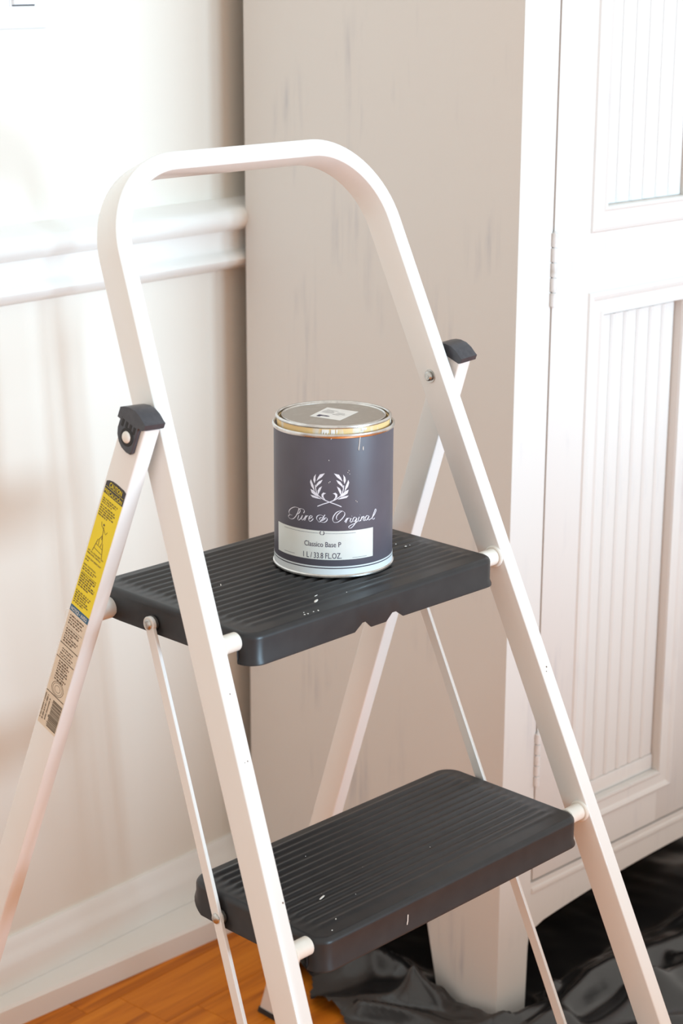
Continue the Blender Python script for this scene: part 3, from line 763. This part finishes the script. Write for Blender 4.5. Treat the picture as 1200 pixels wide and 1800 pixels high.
def strokes(name, sts, o, m, parent, thin=.00026, thick=.00062, slant=1.05, scale=.001):
    """pen strokes with a broad-nib contrast: thick where the pen comes down"""
    v = []; f = []
    for pts in sts:
        P = catmull([(a*scale, b*scale, 0) for a, b in pts], 7)
        k0 = len(v)
        for i, q in enumerate(P):
            d = P[min(i+1, len(P)-1)]-P[max(i-1, 0)]
            if d.length < 1e-9: d = Vector((1, 0, 0))
            d.normalize(); dn = abs(d.dot(Vector((math.cos(slant), math.sin(slant), 0))))
            w = thin+(thick-thin)*max(0, dn-.55)/.45
            if i in (0, len(P)-1): w *= .6
            n_ = Vector((-d.y, d.x, 0))*w/2
            for e in (q+n_, q-n_): v.append(cylp(e.x, e.y, o))
        for i in range(len(P)-1): f.append((k0+2*i, k0+2*i+1, k0+2*i+3, k0+2*i+2))
    return pyd(name, v, f, m, parent, recalc=False)
SCRIPT = {"P1":[[-31.9,61.4],[-33,57.8],[-34.9,54.4],[-37.8,51.3],[-41.2,50.2],[-44,51.1],[-44,52.9],[-42.1,53.5]],"P2":[[-39.5,53.8],[-42.8,54.2],[-43.6,56.6],[-41.2,59.5],[-36.7,61.8],[-32.4,61.7],[-30.6,59.9],[-32,56.9],[-34.9,55.6]],"P3":[[-31.9,60.5],[-29.7,61.6],[-27,61.1],[-26.3,59.5],[-27.2,57.8]],
"u1":[[-32,55.2],[-33.2,51.7],[-32,50.8],[-29.8,53],[-28.2,55.8]],"u2":[[-28.2,55.8],[-29.3,52.2],[-28,51.5],[-26.6,53.2]],"r1":[[-26.6,52.8],[-24.6,56],[-25,54.3],[-26.1,51.3]],"r2":[[-25.2,53.8],[-23.3,56],[-22.2,55.6]],"e1":[[-22.2,53.2],[-19.3,55],[-19.1,56.5],[-20.8,56.1],[-22,53.4],[-21.3,51.2],[-19.3,52.1],[-17.8,54]],
"a1":[[-13.2,52.3],[-14.8,54.1],[-14.1,56.6],[-11.5,57.8],[-9,56.9],[-8.2,54.5],[-9.6,52.9],[-11.5,53],[-12.1,54.5],[-10.7,55.6],[-8.4,55.4]],"a2":[[-7.3,58.2],[-8.4,56.4],[-10.1,53.6],[-11.8,51.6],[-13.6,51.8]],"a3":[[-11.1,51.8],[-8.6,51.2],[-6.1,52.5],[-5.3,54.5],[-6.2,55.6],[-7.6,54.6],[-7.1,53.5]],
"O1":[[9.8,60.3],[7.1,61.8],[3.4,60.9],[.5,57.7],[-.6,54],[.9,51.5],[4.2,51.9],[7.5,54.6],[9.8,57.9],[9.8,60.3]],"O2":[[3.8,53.8],[2.6,54.7],[3.1,57.7],[5.9,60.5],[8.1,61.4],[10,60]],"ra":[[9.8,51.7],[12.1,55],[11.8,53.3],[10.8,50.8]],"rb":[[11.7,53.1],[13.2,55],[14.7,54.5]],"i1":[[15.7,54.8],[14.7,51.9],[15.6,51],[17,52.1]],"i1d":[[16.1,56.7],[16.5,56.3]],
"g1":[[20.8,54.3],[19,55.3],[17.5,53.9],[17.3,52.1],[18.9,51.6],[21,54.4]],"g2":[[21,54.4],[19.5,49.9],[17.3,47.1],[14.9,45.6],[13.4,46.7],[15.4,48.4],[19.5,49.9],[21.9,51.6]],"i2":[[23.3,55.2],[22.2,52.2],[23.1,51.1],[24.5,52.1]],"i2d":[[23.8,56.9],[24.2,56.5]],"n1":[[25.9,55.1],[24.5,51.1]],"n2":[[24.8,52.5],[27.1,54.9],[28.1,54.5],[27.1,51.9],[28.1,51],[29.4,52]],
"aa":[[33.2,54.3],[31.2,55.2],[29.2,53.4],[29.4,51.3],[31,51.4],[33.4,54.4]],"ab":[[33.4,54.4],[32.2,51.9],[33.3,50.8],[34.9,51.7]],"l1":[[35.3,51.3],[39.2,54.7],[41.4,58.3],[40.5,59.3],[38.4,55.7],[36.9,52.1],[38,50.5],[39.8,51.5]]}
strokes('script_lettering', list(SCRIPT.values()), O1, m_silver, can, thin=.00030, thick=.00082)
LEAF = {"A":[[-7.4,95.4],[-11.8,94.2],[-13.5,91.5],[-14.9,88],[-13.6,89.2],[-10.1,91.9]],"B":[[-15.3,94.3],[-17.2,91.8],[-17.8,88.8],[-16.6,85.7],[-15.7,88.6],[-15.8,91.5]],"C":[[-9.4,89.6],[-12.8,87.9],[-14.9,85.2],[-15.6,82],[-13.6,84.2],[-10.9,86.6]],"D":[[-20,89.3],[-20.8,86.8],[-19.7,83.1],[-16.4,78.6],[-17.5,83.8]],
"E":[[-9.9,83.8],[-12.6,82],[-13.9,79.4],[-13.5,75.7],[-11.8,79.1]],"F":[[-20.4,80.6],[-19.3,77.2],[-16.2,75.2],[-13,74.1],[-14.9,77.2],[-17.5,79.5]],"G":[[-20.4,75.3],[-18.6,73.3],[-14.9,72.6],[-10.4,72],[-13.6,73.9],[-17.1,74.9]],"H":[[-6.4,77.5],[-8.8,78.2],[-10.4,76.6],[-10.3,74.2],[-7.8,71.8],[-6.8,71.5],[-8.6,74],[-8.6,75.9],[-7.6,76.9]]}
STEM = [(-16, 84.7), (-15.3, 79.7), (-13.5, 75.6), (-9.4, 72.4), (-4, 69.9), (2.1, 67.7), (7.1, 65.4)]
em = empty('laurel_emblem'); em.parent = can
MID = -3.5
for sgn in (1, -1):
    tr = lambda a: MID+sgn*(a-MID)
    for k_, pts in LEAF.items():
        pyd('laurel_leaf', [cylp(tr(a)*.001, b*.001, O1) for a, b in pts], [tuple(range(len(pts)))], m_silver, em, recalc=False)
    strokes('laurel_stem', [[(tr(a), b) for a, b in STEM]], O1, m_silver, em, thin=.00075, thick=.00078)
# small wreath on the label
for sgn in (1, -1):
    strokes('small_wreath', [[(-9.8+sgn*.4, 39.9), (-9.8+sgn*1.7, 40.8), (-9.8+sgn*1.7, 42.3), (-9.8+sgn*.9, 43.1)]], O2, m_ink, pl, thin=.0005, thick=.0006)
# sticker on the lid
lz = .13505
LB = [(17.1, 22.7), (22.1, -8.7), (-13.8, -19.5), (-18.7, 11.5)]
LB = [(17.1, 22.7), (22.6, -9.5), (-13.3, -19.0), (-18.7, 11.5)]
ll = pyd('lid_label', [(a*.001, b*.001, lz) for a, b in LB]+[(a*.001, b*.001, lz-.0001) for a, b in LB], [(0, 1, 2, 3), (4, 5, 6, 7)]+[(i, (i+1) % 4, 4+(i+1) % 4, 4+i) for i in range(4)], m_paper, can)
def lid_uv(u, w):   # u from the near-left corner along the long edge, w across
    a, b, c, d = [Vector(q) for q in (LB[3], LB[0], LB[1], LB[2])]
    p = a*(1-u)*(1-w)+b*u*(1-w)+c*u*w+d*(1-u)*w
    return (p.x*.001, p.y*.001, lz+.00015)
v, f = fit_text('P', .62, 1., bold=.03)
# the letter lies on its side along the short edge
pyd('lettering', [lid_uv(.09+y_*.17, .16+x_*.60) for x_, y_ in v], f, m_ink, ll)
rl_ = random.Random(5); v = []; f = []
for (u0, w0, w1) in ((.50, .10, .42), (.58, .08, .46), (.66, .10, .38), (.75, .12, .50), (.42, .50, .70), (.50, .55, .85), (.60, .55, .78)):
    w = w0
    while w < w1:
        k = len(v); ww = rl_.uniform(.012, .03)
        v += [lid_uv(u0, w), lid_uv(u0, w+ww), lid_uv(u0+.035, w+ww), lid_uv(u0+.035, w)]; f.append((k, k+1, k+2, k+3)); w += ww+.015
fp = pyd('fine_print', v, f, m_scuff, ll); fp['kind'] = 'stuff'
# dried paint on the tin
def drip(pts, o, name='paint_drip'):
    v = []; f = []
    for (s, h, w) in pts:
        v += [cylp((s-w)*.001, h*.001, .0002), cylp(s*.001, h*.001, o), cylp((s+w)*.001, h*.001, .0002)]
    for i in range(len(pts)-1):
        for j in range(2): f.append((3*i+j, 3*i+j+1, 3*i+j+4, 3*i+j+3))
    return pyd(name, v, f, m_drip, can, True)
drip([(24.4, 130, .5), (23.6, 126.5, .45), (22.9, 120, .4), (22.4, 116, .55), (22.3, 114.8, .2)], .0011)
drip([(26.6, 118, .3), (26.7, 116, .5), (26.7, 114.6, .3)], .0009)
drip([(1.5, 128.6, .4), (-.8, 127.4, .5), (-2.0, 126.3, .6), (-2.2, 125.6, .3)], .0010)
for (s, h) in ((12.5, 96), (14.2, 94.5), (13.4, 97.5), (-4.0, 107), (20, 70), (21, 69), (-3, 88), (-4, 87.2)):
    drip([(s-.2, h+.4, .15), (s, h, .35), (s+.1, h-.4, .15)], .0006, 'paint_fleck')
# paint wiped over the lid's edge
for (t0, t1, hh) in ((-150, -143, .0052), (-141, -137, .0060), (-136, -134.5, .0045), (-60, -50, .006), (-110, -104, .003)):
    v = []; f = []; N = 8
    for i in range(N+1):
        t = R(t0+(t1-t0)*i/N); r_ = .0506
        z1 = .1335; z0 = z1-hh*(.7+.3*math.sin(i*2.3))
        v += [(r_*math.cos(t), r_*math.sin(t), z0), (r_*math.cos(t), r_*math.sin(t), z1)]
    for i in range(N): f.append((2*i, 2*i+2, 2*i+3, 2*i+1))
    pyd('paint_smear', v, f, m_drip, lid, recalc=False)

# ------------------------------------------------------------------ black polythene sheet
def seg_dist(p, pts):
    best = 9; bt = 0
    for i in range(len(pts)-1):
        a = Vector(pts[i]); b = Vector(pts[i+1]); ab = b-a; t = max(0, min(1, (p-a).dot(ab)/ab.length_squared)); q = a+ab*t
        d = (p-q).length
        if d < best: best = d; bt = (i+t)/(len(pts)-1)
    return best, bt
from mathutils import noise as mnoise
ridges = [  # polyline, height, half width
    ([(.00, -.060), (.13, -.045), (.24, -.048), (.40, -.072), (.75, -.11)], .030, .018),
    ([(.08, -.020), (.24, -.022), (.42, -.04), (.75, -.07)], .018, .012),
    ([(-.10, .225), (-.045, .205), (.000, .190), (.020, .165), (.018, .130), (-.02, .110)], .026, .014),
    ([(-.115, .175), (-.07, .150), (-.03, .100), (.0, .055), (-.012, .01), (-.02, -.04), (.04, -.075)], .024, .013),
    ([(-.09, .130), (-.05, .06), (-.04, .0), (-.03, -.06)], .018, .012),
    ([(-.08, .245), (-.02, .25), (.04, .235)], .018, .014),
    ([(.06, -.10), (.16, -.105), (.30, -.13), (.6, -.18)], .026, .020),
    ([(.0, -.12), (.08, -.15), (.16, -.20), (.22, -.30)], .026, .018),
    ([(.16, -.10), (.20, -.16), (.26, -.24), (.36, -.32)], .022, .016),
    ([(.26, -.085), (.30, -.14), (.38, -.2)], .016, .012),
    ([(-.030, .100), (-.026, .05), (-.024, -.015), (.0, -.030), (.05, -.032), (.085, -.022)], .022, .010),
]
NX, NY = 190, 170
X0, X1, Y0, Y1 = -.135, .80, -.42, .40
cyr, syr = math.cos(CY), math.sin(CY)
v = []; f = []; ok = []
for j in range(NY+1):
    for i in range(NX+1):
        x = X0+(X1-X0)*i/NX; yv = Y0+(Y1-Y0)*j/NY
        p = Vector((x, yv)); z = .0025
        for pts, h, w in ridges:
            d, t = seg_dist(p, pts)
            if d < w*4:
                hh = h*(.75+.35*math.sin(t*9+h*400))
                z += hh*math.exp(-(d/w)**2)
        n1 = mnoise.noise(Vector((x*14, yv*14, 0))); n2 = mnoise.noise(Vector((x*38+3, yv*30, 2)))
        z += max(0, .004*n1+.0008*n2+.002)
        # flat under the wardrobe's feet
        lx_, ly_ = x*cyr+yv*syr, -x*syr+yv*cyr
        def infoot(a0, a1, b0, b1): 
            dx = max(a0-lx_, 0, lx_-a1); dy = max(b0-ly_, 0, ly_-b1); return math.hypot(dx, dy)
        df = min(infoot(0, .055, 0, .095), infoot(.687, .742, 0, .095), infoot(0, .055, .335, .43), infoot(.687, .742, .335, .43))
        z = .0025+(z-.0025)*min(1, max(0, (df-.0035)/.014)) if df < .02 else z
        # flat round the ladder's rear foot, and never up into the wardrobe's rail
        z = min(z, .07)
        v.append((x, yv, z))
        edge = -.098+.022*math.sin(yv*23)+.012*math.sin(yv*61+1)
        if yv > .08: edge = -.118+.05*max(0, (yv-.17)/.1)+.008*math.sin(yv*90)
        if yv < .08: edge += min(.05, (.08-yv)*.25)
        ok.append(x > edge and yv < .36 and yv > -.40+.02*math.sin(x*30))
for j in range(NY):
    for i in range(NX):
        q = (j*(NX+1)+i, j*(NX+1)+i+1, (j+1)*(NX+1)+i+1, (j+1)*(NX+1)+i)
        if all(ok[k] for k in q): f.append(q)
bm = bmesh.new(); vv = [bm.verts.new(p) for p in v]
for q in f: bm.faces.new([vv[k] for k in q])
bmesh.ops.delete(bm, geom=[w for w in bm.verts if not w.link_faces], context='VERTS')
for _ in range(2): bmesh.ops.smooth_vert(bm, verts=[w for w in bm.verts if w.is_boundary], factor=.5, use_axis_x=True, use_axis_y=True)
sheet = from_bm('plastic_sheet', bm, m_sheet, None, True)
prop(sheet, 'crumpled glossy black plastic sheet spread under the wardrobe', 'plastic sheet')
